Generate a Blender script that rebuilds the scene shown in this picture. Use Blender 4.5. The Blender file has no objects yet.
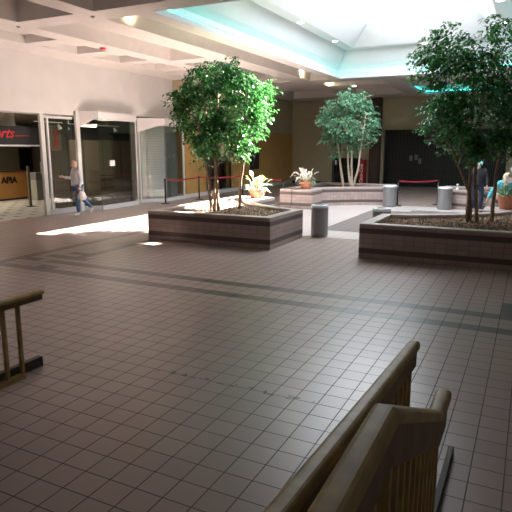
import bpy, bmesh, math, random
from mathutils import Vector, Matrix
from math import sin, cos, pi, radians, sqrt, atan2

S = bpy.context.scene
COL = S.collection
RND = random.Random(7)

# ---------------------------------------------------------------- camera, sky, sun, exposure
cam_d = bpy.data.cameras.new('camera'); cam = bpy.data.objects.new('camera', cam_d); COL.objects.link(cam)
cam.location = (0, 0, 2.15)
cam.rotation_euler = (radians(90 - 11.209), 0, radians(26.5))
cam_d.sensor_width = 36; cam_d.lens = 545 / 512 * 36; cam_d.clip_start = 0.05; cam_d.clip_end = 200
S.camera = cam

world = bpy.data.worlds.new('sky'); S.world = world; world.use_nodes = True
wb = world.node_tree.nodes['Background']
wb.inputs[0].default_value = (0.88, 0.94, 1.0, 1); wb.inputs[1].default_value = 10.0

sun_d = bpy.data.lights.new('sun', 'SUN'); sun_d.energy = 68; sun_d.angle = radians(0.6); sun_d.color = (1, 0.96, 0.9)
sun = bpy.data.objects.new('sun', sun_d); COL.objects.link(sun)
sun.location = (2, 22, 12)
sun.rotation_euler = Vector((-0.79, -0.52, -1)).to_track_quat('-Z', 'Y').to_euler()

# daylight portal filling the skylight opening
por_d = bpy.data.lights.new('skylight_portal', 'AREA'); por_d.shape = 'RECTANGLE'; por_d.size = 4.0; por_d.size_y = 7.9
por_d.cycles.is_portal = True
por = bpy.data.objects.new('skylight_portal', por_d); COL.objects.link(por); por.location = (-3.97, 17.2, 6.72)

S.view_settings.view_transform = 'Standard'; S.view_settings.look = 'None'
S.view_settings.gamma = 1; S.view_settings.use_curve_mapping = False
S.view_settings.exposure = 0.42

# ---------------------------------------------------------------- helpers
def tag(o, label=None, cat=None, group=None, kind=None):
    if label: o['label'] = label
    if cat: o['category'] = cat
    if group: o['group'] = group
    if kind: o['kind'] = kind
    return o

def thing(name, loc, label, cat, group=None, rz=0):
    o = bpy.data.objects.new(name, None); COL.objects.link(o)
    o.location = loc; o.rotation_euler = (0, 0, rz); o.empty_display_size = 0.1
    return tag(o, label, cat, group)

class MB:
    """collects shapes; build() links them as one mesh object"""
    def __init__(s): s.v = []; s.f = []
    def add(s, vs, fs):
        n = len(s.v); s.v += [tuple(v) for v in vs]; s.f += [tuple(i + n for i in f) for f in fs]; return s
    def box(s, x0, x1, y0, y1, z0, z1):
        vs = [(x, y, z) for x in (x0, x1) for y in (y0, y1) for z in (z0, z1)]
        return s.add(vs, [(0, 1, 3, 2), (4, 6, 7, 5), (0, 4, 5, 1), (2, 3, 7, 6), (0, 2, 6, 4), (1, 5, 7, 3)])
    def tube(s, pts, rads, n=8, cap=True):
        pts = [Vector(p) for p in pts]
        if not hasattr(rads, '__len__'): rads = [rads] * len(pts)
        base = len(s.v); up = Vector((0, 0, 1))
        for i, p in enumerate(pts):
            d = (pts[min(i + 1, len(pts) - 1)] - pts[max(i - 1, 0)]).normalized()
            a = d.cross(up)
            if a.length < 1e-3: a = d.cross(Vector((1, 0, 0)))
            a.normalize(); b = d.cross(a).normalized()
            for k in range(n):
                t = 2 * pi * k / n
                s.v.append(tuple(p + (a * cos(t) + b * sin(t)) * rads[i]))
        for i in range(len(pts) - 1):
            for k in range(n):
                s.f.append((base + i * n + k, base + i * n + (k + 1) % n, base + (i + 1) * n + (k + 1) % n, base + (i + 1) * n + k))
        if cap:
            s.f.append(tuple(base + k for k in range(n))[::-1])
            s.f.append(tuple(base + (len(pts) - 1) * n + k for k in range(n)))
        return s
    def lathe(s, prof, n=24, c=(0, 0, 0)):
        base = len(s.v)
        for r, z in prof:
            for k in range(n):
                t = 2 * pi * k / n; s.v.append((c[0] + r * cos(t), c[1] + r * sin(t), c[2] + z))
        for i in range(len(prof) - 1):
            for k in range(n):
                s.f.append((base + i * n + k, base + i * n + (k + 1) % n, base + (i + 1) * n + (k + 1) % n, base + (i + 1) * n + k))
        s.f.append(tuple(base + k for k in range(n))[::-1])
        s.f.append(tuple(base + (len(prof) - 1) * n + k for k in range(n)))
        return s
    def prism(s, poly, z0, z1):
        n = len(poly)
        vs = [(p[0], p[1], z0) for p in poly] + [(p[0], p[1], z1) for p in poly]
        return s.add(vs, [tuple(range(n))[::-1], tuple(range(n, 2 * n))] + [(i, (i + 1) % n, n + (i + 1) % n, n + i) for i in range(n)])
    def sweep(s, sec, path):
        """sweep section (u sideways +X, w up) along a path in a constant-X plane; path: (x, y, z, slope angle)"""
        n = len(sec); base = len(s.v)
        for (x, y, z) in path:
            for (u, w) in sec: s.v.append((x + u, y, z + w))
        for i in range(len(path) - 1):
            for k in range(n):
                s.f.append((base + i * n + k, base + i * n + (k + 1) % n, base + (i + 1) * n + (k + 1) % n, base + (i + 1) * n + k))
        s.f.append(tuple(base + k for k in range(n))[::-1]); s.f.append(tuple(base + (len(path) - 1) * n + k for k in range(n)))
        return s
    def build(s, name, mat, parent=None, smooth=False, bevel=0, kind=None, recalc=True):
        me = bpy.data.meshes.new(name); me.from_pydata(s.v, [], s.f)
        if recalc or bevel:
            bm = bmesh.new(); bm.from_mesh(me)
            if bevel:
                bmesh.ops.bevel(bm, geom=list(bm.edges), offset=bevel, segments=2, affect='EDGES', profile=0.5)
            bmesh.ops.recalc_face_normals(bm, faces=list(bm.faces)); bm.to_mesh(me); bm.free()
        if smooth:
            for p in me.polygons: p.use_smooth = True
        me.materials.append(mat)
        o = bpy.data.objects.new(name, me); COL.objects.link(o)
        if parent: o.parent = parent
        if kind: o['kind'] = kind
        return o

def copy_tree(o, parent=None):
    c = o.copy(); COL.objects.link(c); c.parent = parent
    for ch in list(o.children): copy_tree(ch, c)
    return c

# ---------------------------------------------------------------- materials
def mat(name, col, rough=0.6, metal=0.0, noise=0.0, nscale=8, spec=0.5, bump=0.0, emit=None, estr=0):
    m = bpy.data.materials.new(name); m.use_nodes = True; nt = m.node_tree; b = nt.nodes['Principled BSDF']
    b.inputs['Base Color'].default_value = (*col, 1); b.inputs['Roughness'].default_value = rough
    b.inputs['Metallic'].default_value = metal; b.inputs['Specular IOR Level'].default_value = spec if 'worn' not in name else 0.3
    if noise or bump:
        tc = nt.nodes.new('ShaderNodeTexCoord'); n = nt.nodes.new('ShaderNodeTexNoise'); n.inputs['Scale'].default_value = nscale
        n.inputs['Detail'].default_value = 4
        nt.links.new(tc.outputs['Object'], n.inputs['Vector'])
        if noise:
            r = nt.nodes.new('ShaderNodeValToRGB')
            r.color_ramp.elements[0].position = 0.3; r.color_ramp.elements[1].position = 0.7
            r.color_ramp.elements[0].color = (*[c * (1 - noise) for c in col], 1)
            r.color_ramp.elements[1].color = (*[min(1, c * (1 + noise)) for c in col], 1)
            nt.links.new(n.outputs['Fac'], r.inputs[0]); nt.links.new(r.outputs[0], b.inputs['Base Color'])
        if bump:
            bp = nt.nodes.new('ShaderNodeBump'); bp.inputs['Strength'].default_value = bump; bp.inputs['Distance'].default_value = 0.01
            nt.links.new(n.outputs['Fac'], bp.inputs['Height']); nt.links.new(bp.outputs[0], b.inputs['Normal'])
    if emit:
        b.inputs['Emission Color'].default_value = (*emit, 1); b.inputs['Emission Strength'].default_value = estr
    return m

class NG:
    """tiny node helper"""
    def __init__(s, m): s.m = m; s.nt = m.node_tree
    def math(s, op, a, b=None, c=None):
        n = s.nt.nodes.new('ShaderNodeMath'); n.operation = op
        for i, v in enumerate((a, b, c)):
            if v is None: continue
            if isinstance(v, (int, float)): n.inputs[i].default_value = v
            else: s.nt.links.new(v, n.inputs[i])
        return n.outputs[0]
    def rng(s, v, a, b):   # 1 inside a<v<b
        return s.math('MULTIPLY', s.math('GREATER_THAN', v, a), s.math('LESS_THAN', v, b))
    def mix(s, f, a, b):
        n = s.nt.nodes.new('ShaderNodeMix'); n.data_type = 'RGBA'
        for k, v in ((0, f), (6, a), (7, b)):
            if isinstance(v, (int, float)): n.inputs[k].default_value = v
            elif isinstance(v, tuple): n.inputs[k].default_value = (*v, 1)
            else: s.nt.links.new(v, n.inputs[k])
        return n.outputs[2]

def floor_material():
    m = bpy.data.materials.new('quarry_tile_floor'); m.use_nodes = True; g = NG(m); nt = g.nt
    b = nt.nodes['Principled BSDF']
    geo = nt.nodes.new('ShaderNodeNewGeometry'); sp = nt.nodes.new('ShaderNodeSeparateXYZ'); nt.links.new(geo.outputs['Position'], sp.inputs[0])
    x, y = sp.outputs[0], sp.outputs[1]
    u = g.math('DIVIDE', g.math('ADD', x, 2.10), 0.2118); v = g.math('DIVIDE', g.math('SUBTRACT', y, 2.475), 0.2045)
    fu = g.math('FRACT', u); fv = g.math('FRACT', v); iu = g.math('FLOOR', u); iv = g.math('FLOOR', v)
    # distance to tile edge
    du = g.math('MINIMUM', fu, g.math('SUBTRACT', 1.0, fu)); dv = g.math('MINIMUM', fv, g.math('SUBTRACT', 1.0, fv))
    d = g.math('MINIMUM', du, dv)
    grout = g.math('LESS_THAN', d, 0.020)
    # per-tile tone
    cmb = nt.nodes.new('ShaderNodeCombineXYZ'); nt.links.new(iu, cmb.inputs[0]); nt.links.new(iv, cmb.inputs[1])
    wn = nt.nodes.new('ShaderNodeTexWhiteNoise'); wn.noise_dimensions = '2D'; nt.links.new(cmb.outputs[0], wn.inputs['Vector'])
    tone = g.mix(wn.outputs[0], (0.335, 0.252, 0.226), (0.38, 0.289, 0.26))
    nz = nt.nodes.new('ShaderNodeTexNoise'); nz.inputs['Scale'].default_value = 0.9; nz.inputs['Detail'].default_value = 5
    nt.links.new(geo.outputs['Position'], nz.inputs['Vector'])
    tone = g.mix(g.math('MULTIPLY', nz.outputs[0], 0.5), tone, (0.27, 0.20, 0.172))
    dark = (0.105, 0.085, 0.078)
    def rect(a, b_, c, d_):   # in tile indices, inclusive
        return g.math('MULTIPLY', g.rng(iu, a - .5, b_ + .5), g.rng(iv, c - .5, d_ + .5))
    rects = [(-29, 60, 21, 21), (-27, 6, 24, 24), (-33, -33, 21, 80), (-28, -28, 27, 80), (-32, -30, 21, 21),
             (-29, -27, 26, 26), (-30, -29, 28, 28), (-29, -28, 24, 24), (-32, -31, 24, 24), (7, 60, 24, 24), (9, 13, 25, 27),
             (-31, -30, 26, 26), (-28, -27, 22, 22)]
    acc = None
    for r in rects:
        k = rect(*r); acc = k if acc is None else g.math('MAXIMUM', acc, k)
    colr = g.mix(acc, tone, dark)
    # brown paving in the central aisle and round the plaza
    aisle = g.math('MULTIPLY', g.rng(x, -4.92, -2.9), g.rng(y, 13.7, 19.0))
    aisle2 = g.math('MULTIPLY', g.rng(x, -3.6, -1.2), g.rng(y, 18.6, 19.6))
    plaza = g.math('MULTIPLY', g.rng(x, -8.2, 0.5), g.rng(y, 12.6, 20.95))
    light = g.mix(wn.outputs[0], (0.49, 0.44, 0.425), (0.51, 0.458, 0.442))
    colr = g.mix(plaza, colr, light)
    colr = g.mix(g.math('MAXIMUM', aisle, aisle2), colr, (0.20, 0.17, 0.165))
    # chipped spots along a joint
    n2 = nt.nodes.new('ShaderNodeTexNoise'); n2.inputs['Scale'].default_value = 9; n2.inputs['Detail'].default_value = 3
    nt.links.new(geo.outputs['Position'], n2.inputs['Vector'])
    strip = g.math('LESS_THAN', g.math('ABSOLUTE', g.math('SUBTRACT', y, 4.12)), 0.035)
    chips = g.math('MULTIPLY', g.math('MULTIPLY', strip, g.math('GREATER_THAN', n2.outputs[0], 0.56)), g.rng(x, -3.2, -1.5))
    spot = g.math('LESS_THAN', g.math('ADD', g.math('POWER', g.math('SUBTRACT', x, -3.55), 2), g.math('MULTIPLY', 3.0, g.math('POWER', g.math('SUBTRACT', y, 2.58), 2))), 0.0022)
    chips = g.math('MAXIMUM', chips, spot)
    colr = g.mix(g.math('MULTIPLY', grout, g.math('SUBTRACT', 0.95, g.math('MULTIPLY', plaza, 0.7))), colr, (0.04, 0.03, 0.026))
    colr = g.mix(g.math('MULTIPLY', chips, 0.9), colr, (0.04, 0.032, 0.028))
    nt.links.new(colr, b.inputs['Base Color'])
    rr = g.math('ADD', g.math('MULTIPLY', nz.outputs[0], 0.08), 0.285)
    rr = g.math('ADD', rr, g.math('MULTIPLY', grout, 0.35))
    nt.links.new(rr, b.inputs['Roughness'])
    bp = nt.nodes.new('ShaderNodeBump'); bp.inputs['Strength'].default_value = 0.25; bp.inputs['Distance'].default_value = 0.004
    n3 = nt.nodes.new('ShaderNodeTexNoise'); n3.inputs['Scale'].default_value = 60; nt.links.new(geo.outputs['Position'], n3.inputs['Vector'])
    h = g.math('SUBTRACT', g.math('MULTIPLY', n3.outputs[0], 0.35), grout)
    nt.links.new(h, bp.inputs['Height']); nt.links.new(bp.outputs[0], b.inputs['Normal'])
    return m

def brick_material(name='glazed_tile_brick', top=0.69):
    m = bpy.data.materials.new(name); m.use_nodes = True; g = NG(m); nt = g.nt; b = nt.nodes['Principled BSDF']
    geo = nt.nodes.new('ShaderNodeNewGeometry'); sp = nt.nodes.new('ShaderNodeSeparateXYZ'); nt.links.new(geo.outputs['Position'], sp.inputs[0])
    z = sp.outputs[2]; w = g.math('ADD', sp.outputs[0], sp.outputs[1])
    fu = g.math('FRACT', g.math('DIVIDE', w, 0.195)); fz = g.math('FRACT', g.math('DIVIDE', g.math('SUBTRACT', z, 0.01), 0.0985))
    jo = g.math('MAXIMUM', g.math('LESS_THAN', fu, 0.05), g.math('LESS_THAN', fz, 0.09))
    iu = g.math('FLOOR', g.math('DIVIDE', w, 0.195)); iz = g.math('FLOOR', g.math('DIVIDE', z, 0.0985))
    cmb = nt.nodes.new('ShaderNodeCombineXYZ'); nt.links.new(iu, cmb.inputs[0]); nt.links.new(iz, cmb.inputs[1])
    wn = nt.nodes.new('ShaderNodeTexWhiteNoise'); wn.noise_dimensions = '2D'; nt.links.new(cmb.outputs[0], wn.inputs['Vector'])
    c = g.mix(wn.outputs[0], (0.36, 0.275, 0.25), (0.43, 0.335, 0.305))
    c = g.mix(g.math('MULTIPLY', jo, 0.7), c, (0.16, 0.12, 0.11))
    band = g.math('MAXIMUM', g.rng(z, 0.108, 0.207), g.rng(z, 0.502, 0.60))
    c = g.mix(band, c, (0.115, 0.085, 0.08))
    nt.links.new(c, b.inputs['Base Color']); b.inputs['Roughness'].default_value = 0.4
    return m

def striped(name, c0, c1, axis, period, frac=0.1, rough=0.6):
    m = bpy.data.materials.new(name); m.use_nodes = True; g = NG(m); nt = g.nt; b = nt.nodes['Principled BSDF']
    geo = nt.nodes.new('ShaderNodeNewGeometry'); sp = nt.nodes.new('ShaderNodeSeparateXYZ'); nt.links.new(geo.outputs['Position'], sp.inputs[0])
    f = None
    for a in axis:
        k = g.math('LESS_THAN', g.math('FRACT', g.math('DIVIDE', sp.outputs['XYZ'.index(a)], period)), frac)
        f = k if f is None else g.math('MAXIMUM', f, k)
    nt.links.new(g.mix(f, c0, c1), b.inputs['Base Color']); b.inputs['Roughness'].default_value = rough
    return m

def glass_material():
    m = bpy.data.materials.new('shop_glass'); m.use_nodes = True; nt = m.node_tree; nt.nodes.clear()
    o = nt.nodes.new('ShaderNodeOutputMaterial'); mx = nt.nodes.new('ShaderNodeMixShader')
    t = nt.nodes.new('ShaderNodeBsdfTransparent'); t.inputs[0].default_value = (0.93, 0.95, 0.94, 1)
    gl = nt.nodes.new('ShaderNodeBsdfGlossy'); gl.inputs['Roughness'].default_value = 0.02
    lw = nt.nodes.new('ShaderNodeLayerWeight'); lw.inputs[0].default_value = 0.25
    g = NG(m)
    f = g.math('ADD', g.math('MULTIPLY', lw.outputs['Fresnel'], 0.5), 0.03)
    nt.links.new(f, mx.inputs[0]); nt.links.new(t.outputs[0], mx.inputs[1]); nt.links.new(gl.outputs[0], mx.inputs[2])
    nt.links.new(mx.outputs[0], o.inputs[0])
    return m

def leaf_material(name, c0, c1, rough=0.35, trans=0.25):
    m = bpy.data.materials.new(name); m.use_nodes = True; nt = m.node_tree; g = NG(m); b = nt.nodes['Principled BSDF']
    geo = nt.nodes.new('ShaderNodeNewGeometry')
    c = g.mix(geo.outputs['Random Per Island'], c0, c1)
    nt.links.new(c, b.inputs['Base Color']); b.inputs['Roughness'].default_value = rough
    tr = nt.nodes.new('ShaderNodeBsdfTranslucent'); nt.links.new(c, tr.inputs[0])
    mx = nt.nodes.new('ShaderNodeMixShader'); mx.inputs[0].default_value = trans
    out = nt.nodes['Material Output']
    nt.links.new(b.outputs[0], mx.inputs[1]); nt.links.new(tr.outputs[0], mx.inputs[2]); nt.links.new(mx.outputs[0], out.inputs[0])
    return m

M = {}
M['floor'] = floor_material()
M['brick'] = brick_material()
M['rim'] = striped('planter_rim_tile', (0.52, 0.45, 0.43), (0.38, 0.32, 0.30), 'XY', 0.195, 0.04, 0.3)
M['mulch'] = leaf_material('mulch_chips', (0.07, 0.04, 0.025), (0.60, 0.44, 0.32), 0.8, 0)
M['soil'] = mat('soil', (0.09, 0.06, 0.045), 0.9, noise=0.4, nscale=20)
M['wall'] = mat('painted_wall', (0.77, 0.74, 0.725), 0.7, noise=0.03, nscale=2)
M['ceil'] = mat('painted_ceiling', (0.77, 0.73, 0.70), 0.75, noise=0.03, nscale=3)
M['ceil_dark'] = mat('coffer_plaster', (0.62, 0.575, 0.53), 0.8, noise=0.04, nscale=4)
M['well'] = mat('skylight_well_paint', (0.60, 0.61, 0.63), 0.6, noise=0.02, nscale=3)
M['far'] = mat('beige_wall_paint', (0.46, 0.39, 0.26), 0.7, noise=0.04, nscale=3)
M['hoard'] = mat('ochre_hoarding_board', (0.50, 0.30, 0.10), 0.6, noise=0.06, nscale=2)
M['frame'] = mat('white_aluminium', (0.70, 0.70, 0.68), 0.4, noise=0.02)
M['sill'] = mat('white_tile_base', (0.66, 0.66, 0.67), 0.3, noise=0.03)
M['glass'] = glass_material()
M['dark'] = mat('dark_shop_interior', (0.085, 0.075, 0.06), 0.8, noise=0.2, nscale=2)
M['shopwall'] = mat('shop_back_wall', (0.28, 0.235, 0.16), 0.8, noise=0.08, nscale=2)
M['shopbrown'] = striped('shop_panels', (0.13, 0.105, 0.07), (0.02, 0.018, 0.015), 'Y', 1.25, 0.05, 0.5)
M['black'] = mat('black_paint', (0.012, 0.012, 0.013), 0.45, noise=0.1)
M['black_metal'] = mat('black_metal', (0.02, 0.02, 0.022), 0.35, metal=0.6, noise=0.1)
M['pillar'] = mat('dark_brown_pillar', (0.06, 0.03, 0.02), 0.5, noise=0.15)
M['red'] = mat('red_plastic', (0.62, 0.02, 0.025), 0.4, noise=0.05)
M['redneon'] = mat('red_script_letters', (0.55, 0.025, 0.025), 0.4, emit=(0.9, 0.05, 0.04), estr=0.05)
M['belt'] = mat('red_belt_webbing', (0.34, 0.02, 0.035), 0.7, noise=0.1)
M['white'] = mat('white_paint', (0.8, 0.8, 0.8), 0.4, noise=0.02)
M['orange'] = mat('orange_laminate', (0.62, 0.31, 0.09), 0.5, noise=0.05)
M['can'] = mat('brushed_grey_metal', (0.30, 0.30, 0.31), 0.45, metal=0.55, noise=0.05, nscale=30)
M['can_light'] = mat('light_grey_metal_lid', (0.74, 0.77, 0.81), 0.35, metal=0.3, noise=0.05)
M['terra'] = mat('terracotta', (0.55, 0.22, 0.125), 0.75, noise=0.1, nscale=12)
M['wood'] = mat('worn_olive_paint', (0.38, 0.27, 0.095), 0.45, noise=0.25, nscale=9, bump=0.15)
M['wood_dark'] = mat('worn_brown_paint', (0.20, 0.14, 0.07), 0.5, noise=0.25, nscale=9, bump=0.1)
M['curb'] = mat('dark_kerb_paint', (0.05, 0.038, 0.032), 0.6, noise=0.2)
M['bark'] = mat('fig_bark', (0.30, 0.205, 0.135), 0.85, noise=0.35, nscale=14, bump=0.4)
M['bark_pale'] = mat('pale_fig_bark', (0.46, 0.38, 0.29), 0.85, noise=0.25, nscale=14, bump=0.4)
M['leaf1'] = leaf_material('fig_leaves_bright', (0.015, 0.085, 0.018), (0.10, 0.33, 0.075), 0.24, 0.3)
M['leaf2'] = leaf_material('fig_leaves_deep', (0.02, 0.085, 0.022), (0.08, 0.29, 0.07), 0.27, 0.3)
M['leaf3'] = leaf_material('fig_leaves_bluish', (0.07, 0.19, 0.10), (0.20, 0.40, 0.24), 0.4, 0.25)
M['leafv'] = leaf_material('variegated_leaves', (0.10, 0.30, 0.14), (0.70, 0.76, 0.60), 0.35, 0.2)
M['leafy'] = leaf_material('lime_leaves', (0.30, 0.62, 0.03), (0.42, 0.75, 0.08), 0.35, 0.3)
M['cream'] = leaf_material('cream_petals', (0.75, 0.62, 0.52), (0.85, 0.80, 0.72), 0.5, 0.25)
M['whitep'] = leaf_material('white_petals', (0.85, 0.83, 0.80), (0.92, 0.78, 0.78), 0.5, 0.25)
M['redp'] = leaf_material('red_petals', (0.6, 0.05, 0.05), (0.8, 0.15, 0.10), 0.5, 0.2)
M['lampon'] = mat('lit_lamp_lens', (0.9, 0.85, 0.75), 0.4, emit=(1.0, 0.88, 0.66), estr=14)
M['neon'] = mat('cyan_neon_tube', (0.3, 0.9, 0.9), 0.3, emit=(0.05, 1.0, 0.82), estr=4)
M['tube'] = mat('fluorescent_tube', (0.9, 0.85, 0.7), 0.4, emit=(1.0, 0.86, 0.62), estr=6)
M['skin'] = mat('skin', (0.56, 0.33, 0.24), 0.55, noise=0.05)
M['hoodie'] = mat('pale_grey_fabric', (0.52, 0.51, 0.55), 0.9, noise=0.08)
M['denim'] = mat('blue_denim', (0.07, 0.13, 0.26), 0.85, noise=0.2, nscale=25)
M['denimdark'] = mat('dark_denim', (0.025, 0.035, 0.07), 0.85, noise=0.2, nscale=25)
M['jacket'] = mat('black_jacket', (0.022, 0.022, 0.028), 0.7, noise=0.15)
M['teal'] = mat('turquoise_fabric', (0.10, 0.52, 0.62), 0.85, noise=0.08)
M['blond'] = mat('blond_hair', (0.62, 0.50, 0.33), 0.6, noise=0.25, nscale=40)
M['bag'] = mat('white_plastic_bag', (0.72, 0.68, 0.68), 0.4, noise=0.08, nscale=12)

# ---------------------------------------------------------------- structure
def st(o): o['kind'] = 'structure'; return o

# floor, one slab
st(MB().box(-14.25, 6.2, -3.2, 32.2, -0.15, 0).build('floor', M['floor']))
# ceiling with recessed coffers
ZC = 4.96
holes = []   # x0,x1,y0,y1,height
holes.append((-10.75, -9.05, 4.6, 9.40, 0.45)); holes.append((-10.75, -9.05, -0.6, 3.9, 0.45))
holes.append((-8.50, -0.6, 4.6, 9.40, 0.5)); holes.append((-8.50, -0.6, -0.6, 3.9, 0.5))
holes.append((-10.9, -9.55, 10.05, 15.6, 0.45)); holes.append((-10.9, -9.55, 16.3, 22.7, 0.45))
holes.append((-8.75, -7.85, 10.1, 22.7, 0.45))
for k in range(11):
    y1 = 11.3 + 1.95 * (k - 3); holes.append((-12.7, -11.5, y1 - 1.45, y1, 0.22))
holes.append((-8.75, -5.9, 23.6, 25.1, 0.4)); holes.append((-5.2, -0.6, 23.6, 25.1, 0.4))
holes.append((-12.7, -9.6, 26.2, 30.4, 0.4)); holes.append((-9.0, -6.2, 26.2, 30.4, 0.4))
OPEN = (-7.40, -0.55, 10.0, 22.6); OPEN2 = (-5.4, -0.2, 26.8, 31.2)
allh = [h[:4] for h in holes] + [OPEN, OPEN2]
xs = sorted(set([-14.25, 6.2] + [a for h in allh for a in h[:2]])); ys = sorted(set([-3.2, 32.2] + [a for h in allh for a in h[2:4]]))
mb = MB()
for i in range(len(xs) - 1):
    for j in range(len(ys) - 1):
        cx, cy = (xs[i] + xs[i + 1]) / 2, (ys[j] + ys[j + 1]) / 2
        if any(h[0] < cx < h[1] and h[2] < cy < h[3] for h in allh): continue
        mb.add([(xs[i], ys[j], ZC), (xs[i], ys[j + 1], ZC), (xs[i + 1], ys[j + 1], ZC), (xs[i + 1], ys[j], ZC)], [(0, 1, 2, 3)])
for (a, b, c, d, h) in holes:
    z = ZC + h
    mb.add([(a, c, ZC), (b, c, ZC), (b, d, ZC), (a, d, ZC), (a, c, z), (b, c, z), (b, d, z), (a, d, z)],
           [(0, 1, 5, 4), (1, 2, 6, 5), (2, 3, 7, 6), (3, 0, 4, 7), (4, 5, 6, 7)])
st(mb.build('ceiling', M['ceil'], recalc=False))
# opaque deck above the coffers, open over the skylight
mb = MB()
X0, X1, Y0, Y1 = -7.78, 0.0, 9.5, 23.2
for r in ((-14.3, X0, -3.2, 32.2), (X1, 6.2, -3.2, 32.2), (X0, X1, -3.2, Y0), (X0, X1, Y1, 32.2)):
    mb.box(*r, 5.75, 5.85)
st(mb.build('trim_1', M['ceil']))

def well(name, o, prof, near_extra, material):
    """stepped cove and sloping well around a ceiling opening; prof = (inset, z)"""
    rings = []
    for (d, z) in prof:
        rings.append([(o[0] + d, o[2] + d + near_extra(z), z), (o[1] - d, o[2] + d + near_extra(z), z), (o[1] - d, o[3] - d, z), (o[0] + d, o[3] - d, z)])
    m_ = MB()
    for i in range(len(rings) - 1):
        for k in range(4):
            m_.add([rings[i][k], rings[i][(k + 1) % 4], rings[i + 1][(k + 1) % 4], rings[i + 1][k]], [(0, 1, 2, 3)])
    return m_
prof = [(0, 4.96), (0, 5.08), (-0.16, 5.08), (-0.16, 5.32), (0.0, 5.5), (0.33, 6.0), (0.75, 6.0), (1.5, 6.68), (1.5, 6.75)]
st(well('well', OPEN, prof, lambda z: 0 if z < 6.1 else 1.8, M['well']).build('ceiling_well', M['well'], recalc=False))
# upstand that closes the roof around the well
mb = MB()
for r in ((X0, X0 + .1, Y0, Y1), (X1 - .1, X1, Y0, Y1), (X0, X1, Y0, Y0 + .1), (X0, X1, Y1 - .1, Y1)): mb.box(*r, 5.0, 6.8)
mb.box(X0, -5.9, Y0, Y1, 6.75, 6.85); mb.box(-2.04, X1, Y0, Y1, 6.75, 6.85); mb.box(-5.9, -2.04, Y0, 13.3, 6.75, 6.85); mb.box(-5.9, -2.04, 21.1, Y1, 6.75, 6.85)
st(mb.build('trim_2', M['well']))
prof2 = [(0, 4.96), (0, 5.08), (-0.16, 5.08), (-0.16, 5.32), (0.0, 5.5), (0.3, 5.7)]
mb = well('w2', OPEN2, prof2, lambda z: 0, M['well'])
mb.add([(OPEN2[0] + .3, OPEN2[2] + .3, 5.7), (OPEN2[1] - .3, OPEN2[2] + .3, 5.7), (OPEN2[1] - .3, OPEN2[3] - .3, 5.7), (OPEN2[0] + .3, OPEN2[3] - .3, 5.7)], [(0, 1, 2, 3)])
st(mb.build('ceiling_recess', M['well'], recalc=False))

# walls
WX = -13.9
mb = MB(); mb.box(-14.3, WX, -3.2, 32.2, 3.36, 4.96); mb.box(-14.3, WX, -3.2, 9.0, 0, 3.36); mb.box(-14.3, -13.92, 20.1, 21.75, 0, 3.36); mb.box(-14.3, -13.92, 24.45, 32.0, 0, 3.36); mb.box(-14.3,-13.92,21.75,24.45,2.1,3.36)
st(mb.build('wall_left', M['wall']))
st(MB().box(6.0, 6.2, -3.2, 32.2, 0, 4.96).build('wall_right', M['wall']))
st(MB().box(-14.3, 6.2, -3.4, -3.2, 0, 4.96).build('wall_near', M['wall']))
mb = MB()
mb.box(-14.25, -10.76, 32, 32.2, 0, 4.96); mb.box(-10.76, -8.95, 32, 32.2, 1.56, 4.96); mb.box(-8.95, -7.7, 32, 32.2, 0, 4.96)
mb.box(-7.7, -1.2, 32, 32.2, 3.16, 4.96); mb.box(-1.2, 6.2, 32, 32.2, 0, 4.96)
st(mb.build('wall_far', M['far']))
st(MB().box(-10.76, -8.95, 33.0, 33.1, 0, 1.7).box(-10.86,-10.76,32.2,33.1,0,1.7).box(-8.95,-8.85,32.2,33.1,0,1.7).box(-10.86,-8.85,32.2,33.1,1.6,1.7).box(-10.86,-8.85,32.2,33.1,-.1,0).build('wall_window_back', M['black']))
mb = MB(); mb.box(-7.8, -1.1, 33.4, 33.5, -.1, 3.4); mb.box(-7.8,-7.7,32.2,33.5,0,3.4); mb.box(-1.2,-1.1,32.2,33.5,0,3.4); mb.box(-7.8,-1.1,32.2,33.5,3.2,3.4); mb.box(-7.8,-1.1,32.2,33.5,-.1,0)
st(mb.build('wall_gate_back', M['black']))
mb = MB(); mb.box(-13.4, -8.95, 31.93, 32.0, 0, 0.14)  # black strip standing in for the floor shade along the far wall
st(mb.build('shade_strip_far', M['black']))
# pale upper stretch of the left wall past the shops (recess of the hoarding)
HX = -13.42
mb = MB(); mb.box(-13.9, HX - 0.02, 19.95, 32.0, 3.0, 4.96)
st(mb.build('wall_left_upper', M['far']))
mb = MB()
mb.box(-13.9, HX, 20.1, 21.75, 0.16, 3.0); mb.box(-13.9, HX, 24.45, 31.99, 0.16, 3.0); mb.box(-13.9, HX, 21.75, 24.45, 2.1, 3.0)
hb = mb.build('hoarding', M['hoard']); tag(hb, 'long ochre hoarding boarding up the shopfronts along the left wall', 'hoarding')
mb = MB(); mb.box(-13.9, HX + 0.03, 19.95, 32.0, 0, 0.16)
st(mb.build('baseboard_left', M['sill']))
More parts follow.
